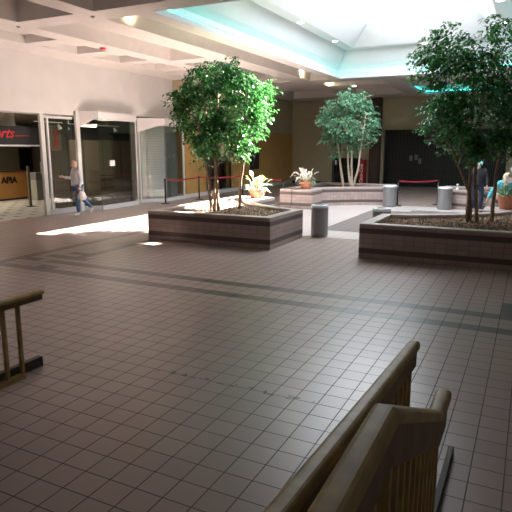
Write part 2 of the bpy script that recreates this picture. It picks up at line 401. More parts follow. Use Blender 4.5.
# little window in the hoarding gap
gt = thing('shop_window', (HX - 0.2, 23.1, 0.16), 'dark glazed shopfront set in the gap of the ochre hoarding', 'shop window')
m_ = MB().box(-0.02, 0.0, -1.35, 1.35, 0, 1.94).build('pane', M['glass'], gt)
m_ = MB()
for yy in (-1.33, -0.4, 0.35, 1.31): m_.box(-0.03, 0.03, yy - .03, yy + .03, 0, 1.94)
m_.build('frame', M['black_metal'], gt)
st(MB().box(-14.6, -14.5, 21.6, 24.6, 0, 2.2).box(-14.6,-13.9,21.65,21.75,0,2.2).box(-14.6,-13.9,24.45,24.55,0,2.2).box(-14.6,-13.9,21.65,24.55,2.1,2.2).box(-14.6,-13.9,21.65,24.55,-.1,0).build('wall_window_recess', M['shopwall']))
po = thing('poster', (HX + 0.01, 26.7, 1.58), 'black poster with a slanted pale streak fixed to the ochre hoarding', 'poster')
MB().box(0, 0.02, -.55, .55, -.56, .56).build('board', M['black'], po)
MB().add([(0.025, -.32, -.38), (0.025, -.22, -.40), (0.025, .33, .50), (0.025, .20, .50)], [(0, 1, 2, 3)]).build('streak', mat('grey_print', (0.25, 0.25, 0.25), 0.6), po)

# ---------------------------------------------------------------- storefronts on the left
# Sports shop interior, open front Y 9..12.75, window bay 12.75..14.2
mb = MB()
mb.box(-24.2, -24.0, 6, 22, 0, 3.6)                      # back
mb.box(-24.2, -14.3, 5.8, 6.0, 0, 3.6); mb.box(-24.2, -14.3, 22.0, 22.2, 0, 3.6)
st(mb.build('wall_shop_back', M['shopwall']))
st(MB().box(-24.2, -14.25, 5.8, 22.2, 3.40, 3.5).build('ceiling_shop', mat('shop_ceiling', (0.25, 0.22, 0.18), 0.8)))
M['shopfloor'] = bpy.data.materials.new('white_tile_with_black_diamonds'); M['shopfloor'].use_nodes = True
g = NG(M['shopfloor']); nt = g.nt
geo = nt.nodes.new('ShaderNodeNewGeometry'); sp = nt.nodes.new('ShaderNodeSeparateXYZ'); nt.links.new(geo.outputs['Position'], sp.inputs[0])
ax = g.math('ABSOLUTE', g.math('SUBTRACT', g.math('FRACT', g.math('DIVIDE', sp.outputs[0], 0.62)), 0.5))
ay = g.math('ABSOLUTE', g.math('SUBTRACT', g.math('FRACT', g.math('DIVIDE', sp.outputs[1], 0.62)), 0.5))
nt.links.new(g.mix(g.math('LESS_THAN', g.math('ADD', ax, ay), 0.2), (0.62, 0.60, 0.56), (0.03, 0.03, 0.03)), nt.nodes['Principled BSDF'].inputs['Base Color'])
nt.nodes['Principled BSDF'].inputs['Roughness'].default_value = 0.35
st(MB().prism([(-13.95,5.8),(-13.95,14.2),(-14.3,14.25),(-24.2,21.4),(-24.2,5.8)], -0.1, 0.004).build('floor_shop', M['shopfloor']))
st(MB().box(-24.2, -14.25, 14.15, 22.2, -0.1, 0.002).build('floor_shop_second', mat('dark_shop_floor', (0.10, 0.08, 0.06), 0.3)))
# partition between the two shops
st(MB().prism([(-14.35,14.22),(-24,21.2),(-24,21.3),(-14.35,14.32)],0,3.4).build('wall_shop_divider', M['dark']))
# header over open front: underside and sign
mb = MB(); mb.box(-14.6, -13.9, 9.0, 14.2, 3.22, 3.36)
st(mb.build('trim_3', M['wall']))
def text_mesh(s, size, mat_, name, parent, shear=0.0, extrude=0.008, align='LEFT', loc=(0, 0, 0), rot=(0, 0, 0), bold=0.0):
    cu = bpy.data.curves.new('t', 'FONT'); cu.body = s; cu.size = size; cu.shear = shear; cu.extrude = extrude; cu.align_x = align; cu.offset = bold
    to = bpy.data.objects.new('t', cu); COL.objects.link(to)
    dg = bpy.context.evaluated_depsgraph_get(); me = bpy.data.meshes.new_from_object(to.evaluated_get(dg))
    bpy.data.objects.remove(to); me.materials.clear(); me.materials.append(mat_)
    o = bpy.data.objects.new(name, me); COL.objects.link(o); o.location = loc; o.rotation_euler = rot
    if parent: o.parent = parent
    return o
FACE = (pi / 2, 0, pi / 2)     # text facing +X, reading towards +Y
sg = thing('shop_sign', (-14.3, 11.3, 2.25), 'black fascia sign with red script lettering over the open shopfront', 'sign')
MB().box(-0.06, 0, -2.2, 1.68, 0, 0.56).build('panel', M['black'], sg)
text_mesh('Sports', 0.42, M['redneon'], 'lettering', sg, shear=0.5, loc=(0.012, -0.42, 0.21), rot=FACE, bold=0.004)
mb = MB(); mb.add([(0.012, 0.75, 0.25), (0.012, 1.32, 0.275), (0.012, 1.32, 0.28), (0.012, 0.75, 0.285), (0.02, 0.75, 0.25), (0.02, 1.32, 0.275), (0.02, 1.32, 0.28), (0.02, 0.75, 0.285)], [(0, 1, 2, 3), (4, 5, 6, 7)])
mb.build('swoosh', M['redneon'], sg)
MB().box(-0.08, 0.03, -2.2, 1.7, -0.05, 0.0).build('bottom_rail', M['frame'], sg)
# grey bulkhead above the sign
st(MB().box(-15.2, -15.0, 9.0, 12.7, 2.8, 3.4).build('trim_4', mat('grey_bulkhead', (0.50, 0.43, 0.36), 0.7)))

def storefront_post(x, y, w, z1, label, d=0.1):
    p = MB().box(-d / 2, d / 2, -w / 2, w / 2, 0, z1).build('mullion_post', M['frame'], bevel=0.006)
    p.location = (x, y, 0); return tag(p, label, 'post')
storefront_post(-13.98, 12.82, 0.16, 3.22, 'white post at the right of the open sports shopfront')
storefront_post(-13.84, 14.22, 0.16, 3.36, 'tall white post right behind the walking man')

def glazing(name, pts, z0, z1, label, mull=(), base=True):
    """window wall along a plan polyline, with base, pane and head"""
    t = thing(name, (pts[0][0], pts[0][1], 0), label, 'shop window')
    ox, oy = pts[0]
    P = [(p[0] - ox, p[1] - oy) for p in pts]
    for i in range(len(P) - 1):
        a, b = Vector((*P[i], 0)), Vector((*P[i + 1], 0)); d = (b - a).normalized(); n = Vector((d.y, -d.x, 0))
        def slab(name_, za, zb, th, m__, off=0):
            vs = [a - n * th + n * off, b - n * th + n * off, b + n * th + n * off, a + n * th + n * off]
            return MB().prism([(v.x, v.y) for v in vs], za, zb).build(name_, m__, t)
        slab('base', 0, z0, 0.06, M['sill']); slab('pane', z0, z1, 0.006, M['glass'])
        slab('head_rail', z1 - 0.03, z1 + 0.05, 0.04, M['frame'])
        L = (b - a).length
        for q in mull.get(i, ()) if isinstance(mull, dict) else ():
            c = a + d * (L * q)
            MB().prism([(c.x - .035, c.y - .035), (c.x + .035, c.y - .035), (c.x + .035, c.y + .035), (c.x - .035, c.y + .035)], z0, z1).build('mullion', M['frame'], t)
    return t
glazing('window_bay', [(-14.0, 12.92), (-14.0, 14.14)], 0.16, 3.12, 'narrow display window between the two white posts', {0: (0.12,)})
# bay headers: trapezoid fascias that stand proud of the wall
def bay_header(pts, z0, z1, name):
    poly = [(WX - 0.35, pts[0][1])] + list(pts) + [(WX - 0.35, pts[-1][1])]
    return st(MB().prism(poly, z0, z1).build(name, M['wall']))
bay_header([(-13.9, 14.3), (-13.36, 14.75), (-13.45, 16.9), (-13.9, 17.45)], 3.18, 3.37, 'trim_5')
bay_header([(-13.9, 17.5), (-13.2, 18.35), (-13.3, 19.6), (-13.45, 20.0)], 3.08, 3.30, 'trim_6')
glazing('window_bay', [(-14.0, 14.32), (-13.45, 14.78), (-13.53, 16.86), (-13.95, 17.4)], 0.15, 3.14, 'wide projecting display window just right of the walking man', {1: (), 2: (0.97,)})
glazing('window_bay', [(-13.95, 17.55), (-13.28, 18.38), (-13.38, 19.9)], 0.13, 3.04, 'projecting display window with a white tiled pillar behind the glass', {1: (0.97,), 0: (0.03,)})
# slanted white spandrels under each bay header
for (p, q, zt, dz) in (((-13.96, 14.3), (-13.38, 14.76), 3.2, 0.42), ((-13.93, 17.5), (-13.22, 18.36), 3.1, 0.35)):
    vs = [(p[0], p[1], zt), (q[0], q[1], zt), (p[0], p[1], zt - dz)]
    vs += [(x + .03, y - .02, z) for x, y, z in vs]
    st(MB().add(vs, [(0, 1, 2), (3, 5, 4), (0, 3, 4, 1), (1, 4, 5, 2), (2, 5, 3, 0)]).build('trim_7', M['wall']))
# inside second and third bay
st(MB().box(-18.1, -18.0, 17.0, 22.0, 0, 2.5).build('wall_display', M['shopbrown']))
st(MB().box(-18.1, -18.0, 17.0, 22.0, 2.5, 3.4).build('wall_display_upper', M['black']))
pl = MB().box(-0.35, 0.35, -0.62, 0.62, 0, 3.06).build('tiled_pillar', striped('white_tile_pillar', (0.62, 0.64, 0.62), (0.40, 0.42, 0.41), 'Z', 0.105, 0.12, 0.3)); pl.location = (-14.4, 18.95, 0)
tag(pl, 'white tiled square pillar inside the farthest display window', 'pillar')
lp = MB().box(-0.25, 0.25, -0.14, 0.14, 0, 3.06).build('grey_pilaster', M['frame']); lp.location = (-14.3, 18.0, 0)
tag(lp, 'pale plain pilaster left of the tiled pillar in the window', 'pillar')
st(MB().box(-14.05, -13.85, 19.55, 20.08, 0, 3.04).build('wall_end_panel', mat('grey_green_panel', (0.30, 0.35, 0.34), 0.5)))

# hanging sign in narrow window
hs = thing('hanging_sign', (-14.6, 13.95, 2.05), 'small brown hanging sign with red script in the narrow window', 'sign')
MB().box(-0.02, 0.02, -0.24, 0.24, 0, 0.85).build('board', mat('brown_sign', (0.16, 0.12, 0.08), 0.6), hs)
text_mesh('Sports', 0.22, M['redneon'], 'lettering', hs, shear=0.4, loc=(0.03, 0.07, 0.10), rot=Matrix(((0, 0, 1), (0, -1, 0), (1, 0, 0))).to_euler(), bold=0.004)
MB().tube([(0, -0.2, 0.85), (0, -0.2, 1.3)], 0.008, 6).build('rod', M['black_metal'], hs)
# track with spot lamps
tr = thing('light_track', (-14.45, 12.95, 2.98), 'thin white lighting track behind the shop windows', 'light track')
MB().box(-0.015, 0.015, 0, 1.2, 0, 0.03).build('rail', M['frame'], tr)
tr2 = thing('light_track', (-14.9, 14.6, 2.98), 'long white lighting track inside the wide projecting window', 'light track')
MB().box(-0.015, 0.015, 0, 3.0, 0, 0.03).build('rail', M['frame'], tr2)
for yy in (0.3, 1.3, 2.3): MB().tube([(0, yy, .03), (0, yy, .42)], 0.012, 6).build('hanger', M['frame'], tr2)
def spot_lamp(x, y, label):
    t = thing('spot_lamp', (x, y, 2.98), label, 'spot lamp', 'spot lamps on the window tracks')
    MB().tube([(0, 0, 0), (0, 0, -0.06)], 0.012, 6).build('stem', M['frame'], t)
    MB().tube([(0, 0, -0.06), (0.03, 0.02, -0.14), (0.05, 0.03, -0.2)], [0.03, 0.06, 0.075], 12).build('lamp_head', M['white'], t, smooth=True)
    return t
spot_lamp(-14.45, 13.15, 'white spot lamp at the left of the narrow window track')
spot_lamp(-14.45, 13.98, 'white spot lamp beside the tall white post')
spot_lamp(-14.9, 14.78, 'white spot lamp at the left end of the wide window')
spot_lamp(-14.9, 17.3, 'white spot lamp at the right end of the wide window')
fl = thing('fluorescent_fixture', (-16.2, 17.2, 3.02), 'lit fluorescent tube hanging inside the wide projecting window', 'light fixture')
MB().box(-0.06, 0.06, -0.55, 0.55, 0.03, 0.09).build('housing', M['white'], fl)
MB().tube([(0, -0.5, 0), (0, 0.5, 0)], 0.03, 8).build('tube', M['tube'], fl)
nl = MB().box(0, 0.012, -0.13, 0.13, -0.1, 0.1).build('paper_notice', M['white']); nl.location = (-13.44, 15.42, 1.62)
tag(nl, 'small white paper notice stuck on the wide display window', 'notice')
nl = MB().box(0, 0.3, -0.35, 0.35, 0, 0.06).build('white_tray', M['white']); nl.location = (-14.6, 15.9, 0.26)
tag(nl, 'low white tray lying inside the wide display window', 'tray')
st(MB().box(-15.4, -14.05, 14.5, 17.3, 0, 0.26).build('floor_display', M['dark']))
nl = MB().box(-0.04, 0.04, -0.07, 0.07, -0.2, 0.2).build('wall_phone', M['white'], bevel=0.01); nl.location = (-14.36, 13.1, 1.5)
tag(nl, 'small white box on the frame behind the narrow window', 'box')
# counter and waste pedestal in the sports shop
ct = thing('shop_counter', (-19.4, 14.2, 0), 'long orange counter with dark lettering inside the open shop', 'counter')
MB().box(-0.7, 0, -4.2, 2.75, 0.08, 1.18).build('front_panel', M['orange'], ct)
MB().box(-0.75, 0.04, -4.25, 2.8, 1.18, 1.22).build('worktop', M['pillar'], ct)
MB().box(-0.68, -0.03, -4.2, 2.5, 0, 0.08).build('plinth', M['black'], ct)
text_mesh('APIA', 0.36, M['black'], 'lettering', ct, loc=(0.012, 1.30, 0.72), rot=FACE, bold=0.012)
kb = thing('waste_bin', (-18.6, 16.6, 0), 'narrow grey bin with a dark lid beside the orange counter', 'bin')
MB().box(-0.2, 0.2, -0.22, 0.22, 0.0, 0.85).build('body', mat('grey_bin', (0.36, 0.37, 0.32), 0.5), kb, bevel=0.02)
MB().box(-0.22, 0.22, -0.24, 0.24, 0.85, 1.15).build('lid', M['can'], kb, bevel=0.03)
sp_ = thing('sign_stand', (-16.6, 14.45, 0), 'thin brown stand on the shop floor near the white post', 'stand')
MB().box(-0.02, 0.02, -0.05, 0.05, 0.03, 1.5).build('pole', M['shopwall'], sp_)
MB().box(-0.12, 0.12, -0.12, 0.12, 0, 0.03).build('base', M['black_metal'], sp_)
dd = MB().box(-0.05, 0.05, -0.55, 0.55, 0, 2.15).build('doorway', M['black']); dd.location = (-23.93, 20.9, 0); st(dd); dd.name = 'door_1'
lt = bpy.data.lights.new('shop_fill', 'AREA'); lt.shape = 'RECTANGLE'; lt.size = 3; lt.size_y = 3; lt.energy = 170; lt.color = (1, 0.86, 0.68)  # area light added to lift the dim shop interior, not a real fixture
lo = bpy.data.objects.new('shop_fill', lt); COL.objects.link(lo); lo.location = (-19.5, 13.0, 3.35)
l2 = bpy.data.lights.new('display_fill', 'AREA'); l2.size = 1.2; l2.energy = 80; l2.color = (1, 0.88, 0.72)  # added fill without a fixture, brightens the pillar and panels behind the glass
lo2 = bpy.data.objects.new('display_fill', l2); COL.objects.link(lo2); lo2.location = (-16.0, 18.3, 3.3)

# ---------------------------------------------------------------- planters
CX = -3.9
def planter(sx, sy, name, label, zt=0.69, stuff=True, block_h=0.0):
    cy = 16.1 if sy < 0 else 17.1
    def W(u, v): return (CX + sx * u, cy + sy * v)
    R_ = 3.9; u0 = 0.97; u1 = 4.2; v1 = 5.65; vb = 1.1
    def arc(R, ua, vbb, n=22):
        a0 = math.asin(ua / R); a1 = math.acos(vbb / R)
        return [(R * sin(a0 + (a1 - a0) * i / n), R * cos(a0 + (a1 - a0) * i / n)) for i in range(n + 1)]
    outer = [(u1, vb), (u1, v1), (u0, v1)] + arc(R_, u0, vb)
    Ri = R_ + 0.22
    inner = [(u1 - .22, 1.72), (u1 - .22, v1 - .22), (u0 + .22, v1 - .22)] + arc(Ri, u0 + .22, 1.75)
    # resample so both rings have the same vertex count (same construction -> same count)
    n = len(outer)
    t = thing(name, (*W(2.6, 4.2), 0), label, 'planter'); ox, oy, _ = t.location
    L = lambda p, z: (W(*p)[0] - ox, W(*p)[1] - oy, z)
    m_ = MB()
    V = [L(p, 0) for p in outer] + [L(p, zt - .03) for p in outer]
    m_.add(V, [(i, (i + 1) % n, n + (i + 1) % n, n + i) for i in range(n)])
    V = [L(p, zt - .25) for p in inner] + [L(p, zt - .03) for p in inner]
    m_.add(V, [(i, (i + 1) % n, n + (i + 1) % n, n + i) for i in range(n)])
    V = [L(p, zt - .03) for p in outer] + [L(p, zt - .03) for p in inner]
    m_.add(V, [(i, (i + 1) % n, n + (i + 1) % n, n + i) for i in range(n)])
    m_.build('brick_wall', M['brick'], t)
    m_ = MB(); V = []
    for (ring, z, e) in ((outer, zt - .03, 0), (outer, zt, 0), (inner, zt, 0), (inner, zt - .03, 0)): V += [L(p, z) for p in ring]
    F = []
    for r in range(3):
        F += [(r * n + i, r * n + (i + 1) % n, (r + 1) * n + (i + 1) % n, (r + 1) * n + i) for i in range(n)]
    F += [(3 * n + i, 3 * n + (i + 1) % n, (i + 1) % n, i) for i in range(n)]
    m_.add(V, F); m_.build('rim', M['rim'], t)
    # soil bed
    zs = zt - 0.10
    MB().prism([L(p, 0)[:2] for p in inner], zs - .1, zs).build('soil_bed', M['soil'], t)
    # pedestal block at the aisle end, carries a flower pot
    b0, b1 = (2.95, 4.0); w0, w1 = 1.1, 2.1
    pts = [L((b0, w0), 0)[:2], L((b1, w0), 0)[:2], L((b1, w1), 0)[:2], L((b0, w1), 0)[:2]]
    zb = zt - 0.001
    m_ = MB().prism([L((b0, w0), 0)[:2], L((3.72, w0), 0)[:2], L((3.72, 1.2), 0)[:2], L((3.2, w1), 0)[:2], L((b0, w1), 0)[:2]], 0, zt - .035)
    m_.build('pedestal', M['brick'], t)
    MB().prism([L((b0, w0), 0)[:2], L((3.72, w0), 0)[:2], L((3.72, 1.2), 0)[:2], L((3.25, w1), 0)[:2], L((b0, w1), 0)[:2]], zt - .035, zt + 0.002).build('pedestal_top', M['rim'], t)
    return t, W, inner, zs

def in_poly(x, y, P):
    c = False; j = len(P) - 1
    for i in range(len(P)):
        if (P[i][1] > y) != (P[j][1] > y) and x < (P[j][0] - P[i][0]) * (y - P[i][1]) / (P[j][1] - P[i][1]) + P[i][0]: c = not c
        j = i
    return c
def mulch(W, inner, zs, N, label, seed):
    r = random.Random(seed); P = [W(*p) for p in inner]
    xa, xb = min(p[0] for p in P), max(p[0] for p in P); ya, yb = min(p[1] for p in P), max(p[1] for p in P)
    m_ = MB(); c = 0
    while c < N:
        x, y = r.uniform(xa, xb), r.uniform(ya, yb)
        if not in_poly(x, y, P): continue
        if min(abs(x - xa), abs(x - xb), abs(y - ya), abs(y - yb)) < 0.05: continue
        c += 1
        a = r.uniform(0, pi); l, w, h = r.uniform(.03, .075), r.uniform(.018, .035), r.uniform(.02, .05); ca, sa = cos(a), sin(a)
        z = zs - .005; tl = r.uniform(-.02, .02)
        vs = []
        for (i, j, k) in ((-1, 0, 0), (0, -1, 0), (1, 0, 0), (0, 1, 0), (0, 0, 1), (0, 0, -0.1)):
            px, py = i * l, j * w
            vs.append((x + px * ca - py * sa, y + px * sa + py * ca, z + h * k + .008 + i * tl * .3))
        m_.add(vs, [(0, 1, 4), (1, 2, 4), (2, 3, 4), (3, 0, 4), (1, 0, 5), (2, 1, 5), (3, 2, 5), (0, 3, 5)])
    o = m_.build('wood_mulch', M['mulch'], recalc=False); tag(o, label, 'mulch', kind='stuff'); return o

P1 = planter(-1, -1, 'brick_planter', 'square tiled planter in the left foreground holding the sunlit fig tree')
P2 = planter(1, -1, 'brick_planter', 'square tiled planter at the right edge holding the darkest fig tree')
P3 = planter(-1, 1, 'brick_planter', 'curved tiled planter at the back left holding the pale trunked tree')
P4 = planter(1, 1, 'brick_planter', 'curved tiled planter at the back right, behind the man in the cap')
mulch(P1[1], P1[2], P1[3], 3600, 'brown and cream bark mulch around the sunlit fig tree', 1)
mulch(P2[1], P2[2], P2[3], 3600, 'bark mulch in the right planter under the dark fig tree', 2)

# ---------------------------------------------------------------- trees
def fig_tree(name, base, trunks, crown, label, leafm, barkm, nclust, per, seed, leaf=0.085, trunk_r=0.035, lower_shape=0.7, pw=2.6):
    """crown = (cx,cy,cz, rx,ry,rz) absolute; trunks = list of polylines (absolute)"""
    r = random.Random(seed); t = thing(name, base, label, 'tree'); B = Vector(base)
    cx, cy, cz, rx, ry, rz = crown; C_ = Vector((cx, cy, cz))
    tips = []
    for pl_ in trunks:
        m_ = MB(); pts = [Vector(p) - B for p in pl_]
        # smooth polyline
        fine = []
        for i in range(len(pts) - 1):
            for k in range(5):
                q = k / 5; p = pts[i].lerp(pts[i + 1], q); p += Vector((r.uniform(-1, 1), r.uniform(-1, 1), 0)) * 0.008; fine.append(p)
        fine.append(pts[-1]); n = len(fine)
        m_.tube(fine, [trunk_r * (1.25 - 0.85 * i / n) for i in range(n)], 8)
        for i in range(int(n * 0.68), n):
            for k in range(2):
                a = r.uniform(0, 2 * pi); l = r.uniform(.3, .65) * rx
                d = Vector((cos(a), sin(a), r.uniform(.0, .45))).normalized()
                e1 = fine[i] + d * l * .5; e2 = e1 + (d + Vector((0, 0, .1))).normalized() * l * .5
                m_.tube([fine[i], e1, e2], [trunk_r * .38, trunk_r * .25, trunk_r * .1], 5, cap=False); tips += [e1, e2]
        m_.build('trunk', barkm, t, smooth=True)
    m_ = MB()
    def inside():
        while True:
            x, y, z = r.uniform(-1, 1), r.uniform(-1, 1), r.uniform(-1, 1)
            if (abs(x) ** pw + abs(y) ** pw + abs(z) ** pw) > 1: continue
            f = (z + 1) / 2; k = lower_shape + (1 - lower_shape) * min(1, f * 1.8)
            if r.random() > .35 + .65 * (x * x + y * y + z * z) ** .5: continue
            return Vector((x * rx * k, y * ry * k, z * rz))
    clumps = [inside() for _ in range(nclust // 13)]
    c = 0
    while c < nclust:
        if r.random() < .8:
            p = r.choice(clumps) + Vector((r.gauss(0, .11), r.gauss(0, .11), r.gauss(0, .09)))
        else: p = inside()
        p = C_ + p - B; c += 1
        # drooping twig with leaves
        a = atan2(p.y - (cy - B.y), p.x - (cx - B.x)) + r.uniform(-.9, .9)
        td = Vector((cos(a), sin(a), r.uniform(-.9, .15))).normalized(); tl = r.uniform(.16, .34)
        for i in range(per):
            o = p + td * tl * (i / per) + Vector((r.uniform(-1, 1), r.uniform(-1, 1), r.uniform(-1, 1))) * .035
            a2 = a + (1 if i % 2 else -1) * r.uniform(.3, 1.5)
            ld = Vector((cos(a2), sin(a2), r.uniform(-1.1, .1))).normalized()
            nrm = Vector((r.uniform(-.6, .6), r.uniform(-.6, .6), 1)).normalized()
            sd = ld.cross(nrm).normalized(); up = sd.cross(ld).normalized()
            L_ = leaf * r.uniform(.7, 1.25); w = L_ * .27
            mid = o + ld * L_ * .45
            m_.add([o, mid + sd * w + up * w * .35, o + ld * L_ - Vector((0, 0, L_ * .12)), mid - sd * w + up * w * .35, mid - up * w * .05], [(0, 1, 4), (1, 2, 4), (2, 3, 4), (3, 0, 4)])
        if c % 3 == 0: pass
    m_.build('foliage', leafm, t, recalc=False)
    return t

zs = 0.58
fig_tree('fig_tree', (-6.85, 11.7, zs),
         [[(-7.00, 11.55, zs), (-7.08, 11.6, 1.4), (-7.35, 11.7, 2.3), (-7.4, 11.7, 3.6)],
          [(-6.95, 11.62, zs), (-6.95, 11.7, 1.5), (-6.92, 11.8, 2.6), (-6.9, 11.8, 3.9)],
          [(-6.88, 11.70, zs), (-6.85, 11.6, 1.4), (-6.95, 11.5, 2.2), (-7.1, 11.4, 3.6)],
          [(-6.62, 12.30, zs), (-6.50, 12.2, 1.4), (-6.25, 12.0, 2.3), (-6.3, 12.0, 3.4)]],
         (-6.76, 11.75, 3.02, .95, 1.0, 1.12), 'bushy bright green fig tree with several thin trunks in the left planter',
         M['leaf1'], M['bark'], 1500, 11, 11, leaf=.088)
fig_tree('fig_tree', (-0.9, 12.45, zs),
         [[(-1.12, 12.37, zs), (-1.14, 12.36, 1.25), (-1.38, 12.3, 1.8), (-1.75, 12.25, 2.6)],
          [(-1.08, 12.42, zs), (-1.13, 12.4, 1.5), (-1.17, 12.4, 2.4), (-1.2, 12.3, 3.9)],
          [(-0.93, 12.44, zs), (-1.03, 12.4, 1.5), (-1.04, 12.35, 2.5), (-.9, 12.3, 3.9)],
          [(-0.66, 12.60, zs), (-.64, 12.5, 1.5), (-.60, 12.4, 2.5), (-.5, 12.3, 3.7)]],
         (-0.86, 12.25, 3.30, 1.36, 1.3, 1.38), 'tall dark green fig tree with leaning thin trunks in the right planter',
         M['leaf2'], M['bark'], 1900, 11, 22, leaf=.095, trunk_r=.036)
fig_tree('fig_tree', (-6.45, 21.4, .59),
         [[(-6.7, 21.3, .59), (-6.85, 21.3, 1.5), (-7.0, 21.3, 2.5), (-7.1, 21.3, 3.6)],
          [(-6.38, 21.4, .59), (-6.4, 21.4, 1.2), (-6.45, 21.4, 2.4), (-6.3, 21.4, 4.0)],
          [(-6.42, 21.42, .59), (-6.55, 21.4, 1.3), (-6.6, 21.4, 2.4), (-6.7, 21.4, 3.6)],
          [(-6.34, 21.42, .59), (-6.15, 21.4, 1.3), (-6.05, 21.4, 2.2), (-5.9, 21.4, 3.5)]],
         (-6.62, 21.5, 3.05, 1.02, 1.0, 1.22), 'round fig tree with pale trunks in the back left planter',
         M['leaf3'], M['bark_pale'], 900, 10, 33, leaf=.11, trunk_r=.045)
fig_tree('fig_tree', (0.2, 21.2, .59),
         [[(0.1, 21.2, .59), (0.05, 21.2, 1.6), (0.1, 21.2, 2.5), (0.1, 21.2, 3.6)],
          [(0.3, 21.2, .59), (0.4, 21.2, 1.6), (0.5, 21.2, 2.5), (0.6, 21.2, 3.6)]],
         (0.2, 21.3, 3.1, 1.2, 1.1, 1.25), 'fig tree in the back right planter, mostly hidden by the dark tree',
         M['leaf3'], M['bark_pale'], 500, 9, 44, leaf=.11, trunk_r=.045)

# ---------------------------------------------------------------- potted plants
def blade(m_, o, d, L_, w, droop, up=Vector((0, 0, 1)), n=4):
    d = d.normalized(); sd = d.cross(up)
    if sd.length < .05: sd = Vector((1, 0, 0))
    sd.normalize(); V = []
    for i in range(n + 1):
        q = i / n; p = o + d * L_ * q + Vector((0, 0, -droop * q * q * L_)); ww = w * sin(pi * min(1, q * .92 + .08)) ** .8
        V += [p - sd * ww + Vector((0, 0, ww * .3)), p, p + sd * ww + Vector((0, 0, ww * .3))]
    F = []
    for i in range(n):
        for k in (0, 1): F.append((i * 3 + k, i * 3 + k + 1, i * 3 + 3 + k + 1, i * 3 + 3 + k))
    m_.add(V, F)
def potted(loc, rad, h, label, spec, seed):
    t = thing('potted_plant', loc, label, 'potted plant'); r = random.Random(seed)
    MB().lathe([(rad * .68, 0), (rad * .92, h * .68), (rad, h * .70), (rad * 1.04, h * .97), (rad * 1.0, h), (rad * .90, h), (rad * .88, h * .86), (0.01, h * .86)], 28).build('pot', M['terra'], t, smooth=False)
    for (nm, matn, n, lmin, lmax, w, el0, el1, droop, z0) in spec:
        m_ = MB()
        for i in range(n):
            a = r.uniform(0, 2 * pi); el = r.uniform(el0, el1)
            d = Vector((cos(a) * cos(el), sin(a) * cos(el), sin(el)))
            o = Vector((cos(a) * rad * .3, sin(a) * rad * .3, h * .88)) + d * r.uniform(.0, z0)
            blade(m_, o, d, r.uniform(lmin, lmax), w * r.uniform(.7, 1.2), droop * r.uniform(.4, 1.3))
            if 'bloom' in nm or 'lime' in nm: m_.build(nm, M[matn], t, recalc=False); m_ = MB()
        if m_.v: m_.build(nm, M[matn], t, recalc=False)
    m_ = MB()
    for i in range(9):
        a = r.uniform(0, 2 * pi); m_.tube([(0, 0, h * .8), (cos(a) * rad * .5, sin(a) * rad * .5, h + .2)], .007, 5)
    m_.build('stems', M['leaf3'], t)
    return t
potted((-7.2, 14.5, .692), .26, .27, 'terracotta pot of green and white plants with a lime leaf on the near pedestal',
       [('leaves', 'leafv', 38, .2, .34, .06, .2, 1.4, .5, .32), ('lime_leaf', 'leafy', 4, .26, .36, .055, 1.0, 1.3, .3, .38),
        ('white_bloom', 'whitep', 4, .22, .28, .07, 1.0, 1.45, .2, .42), ('red_bloom', 'redp', 6, .09, .14, .035, .0, .4, .3, .25)], 5)
potted((-7.25, 18.62, .692), .25, .27, 'terracotta pot of drooping cream leaves on the far pedestal',
       [('cream_leaves', 'cream', 24, .34, .55, .08, .6, 1.45, .8, .36), ('grey_leaves', 'leafv', 20, .2, .32, .06, .1, 1.2, .6, .2),
        ('green_leaves', 'leaf3', 10, .14, .2, .04, .0, .8, .5, .08)], 6)
potted((-0.44, 14.6, .692), .25, .33, 'terracotta pot with pale pink blooms at the right edge beside the woman',
       [('grey_green_leaves', 'leafv', 34, .2, .34, .03, .1, 1.3, .5, .15), ('green_leaves', 'leaf3', 50, .18, .36, .028, .1, 1.4, .5, .15),
        ('pink_bloom', 'whitep', 7, .14, .2, .07, 1.1, 1.5, .2, .62)], 8)

# ---------------------------------------------------------------- litter bins
def litter_bin(x, y, label, r=.21, h=.76):
    t = thing('litter_bin', (x, y, 0), label, 'litter bin', 'round litter bins')
    MB().lathe([(r * .93, 0), (r * .93, .03), (r, .035), (r, h - .05)], 32).build('body', M['can'], t, smooth=False)
    ld = MB().lathe([(r * 1.04, h - .05), (r * 1.05, h - .02), (r * .98, h + .015), (r * .62, h + .02), (r * .58, h - .02)], 32).build('lid', M['can_light'], t)
    MB().lathe([(r * .57, h - .018), (r * .55, h - .016)], 24).build('opening', M['black'], ld)
    return t
litter_bin(-4.58, 12.72, 'dark grey round litter bin at the corner of the sunlit tree planter')
litter_bin(-3.03, 12.66, 'litter bin behind the corner of the right planter, only its pale lid showing')
litter_bin(-4.62, 20.45, 'pale grey litter bin at the end of the curved back left planter', .25, .78)
litter_bin(-2.66, 20.42, 'pale grey litter bin left of the man in the cap', .25, .78)

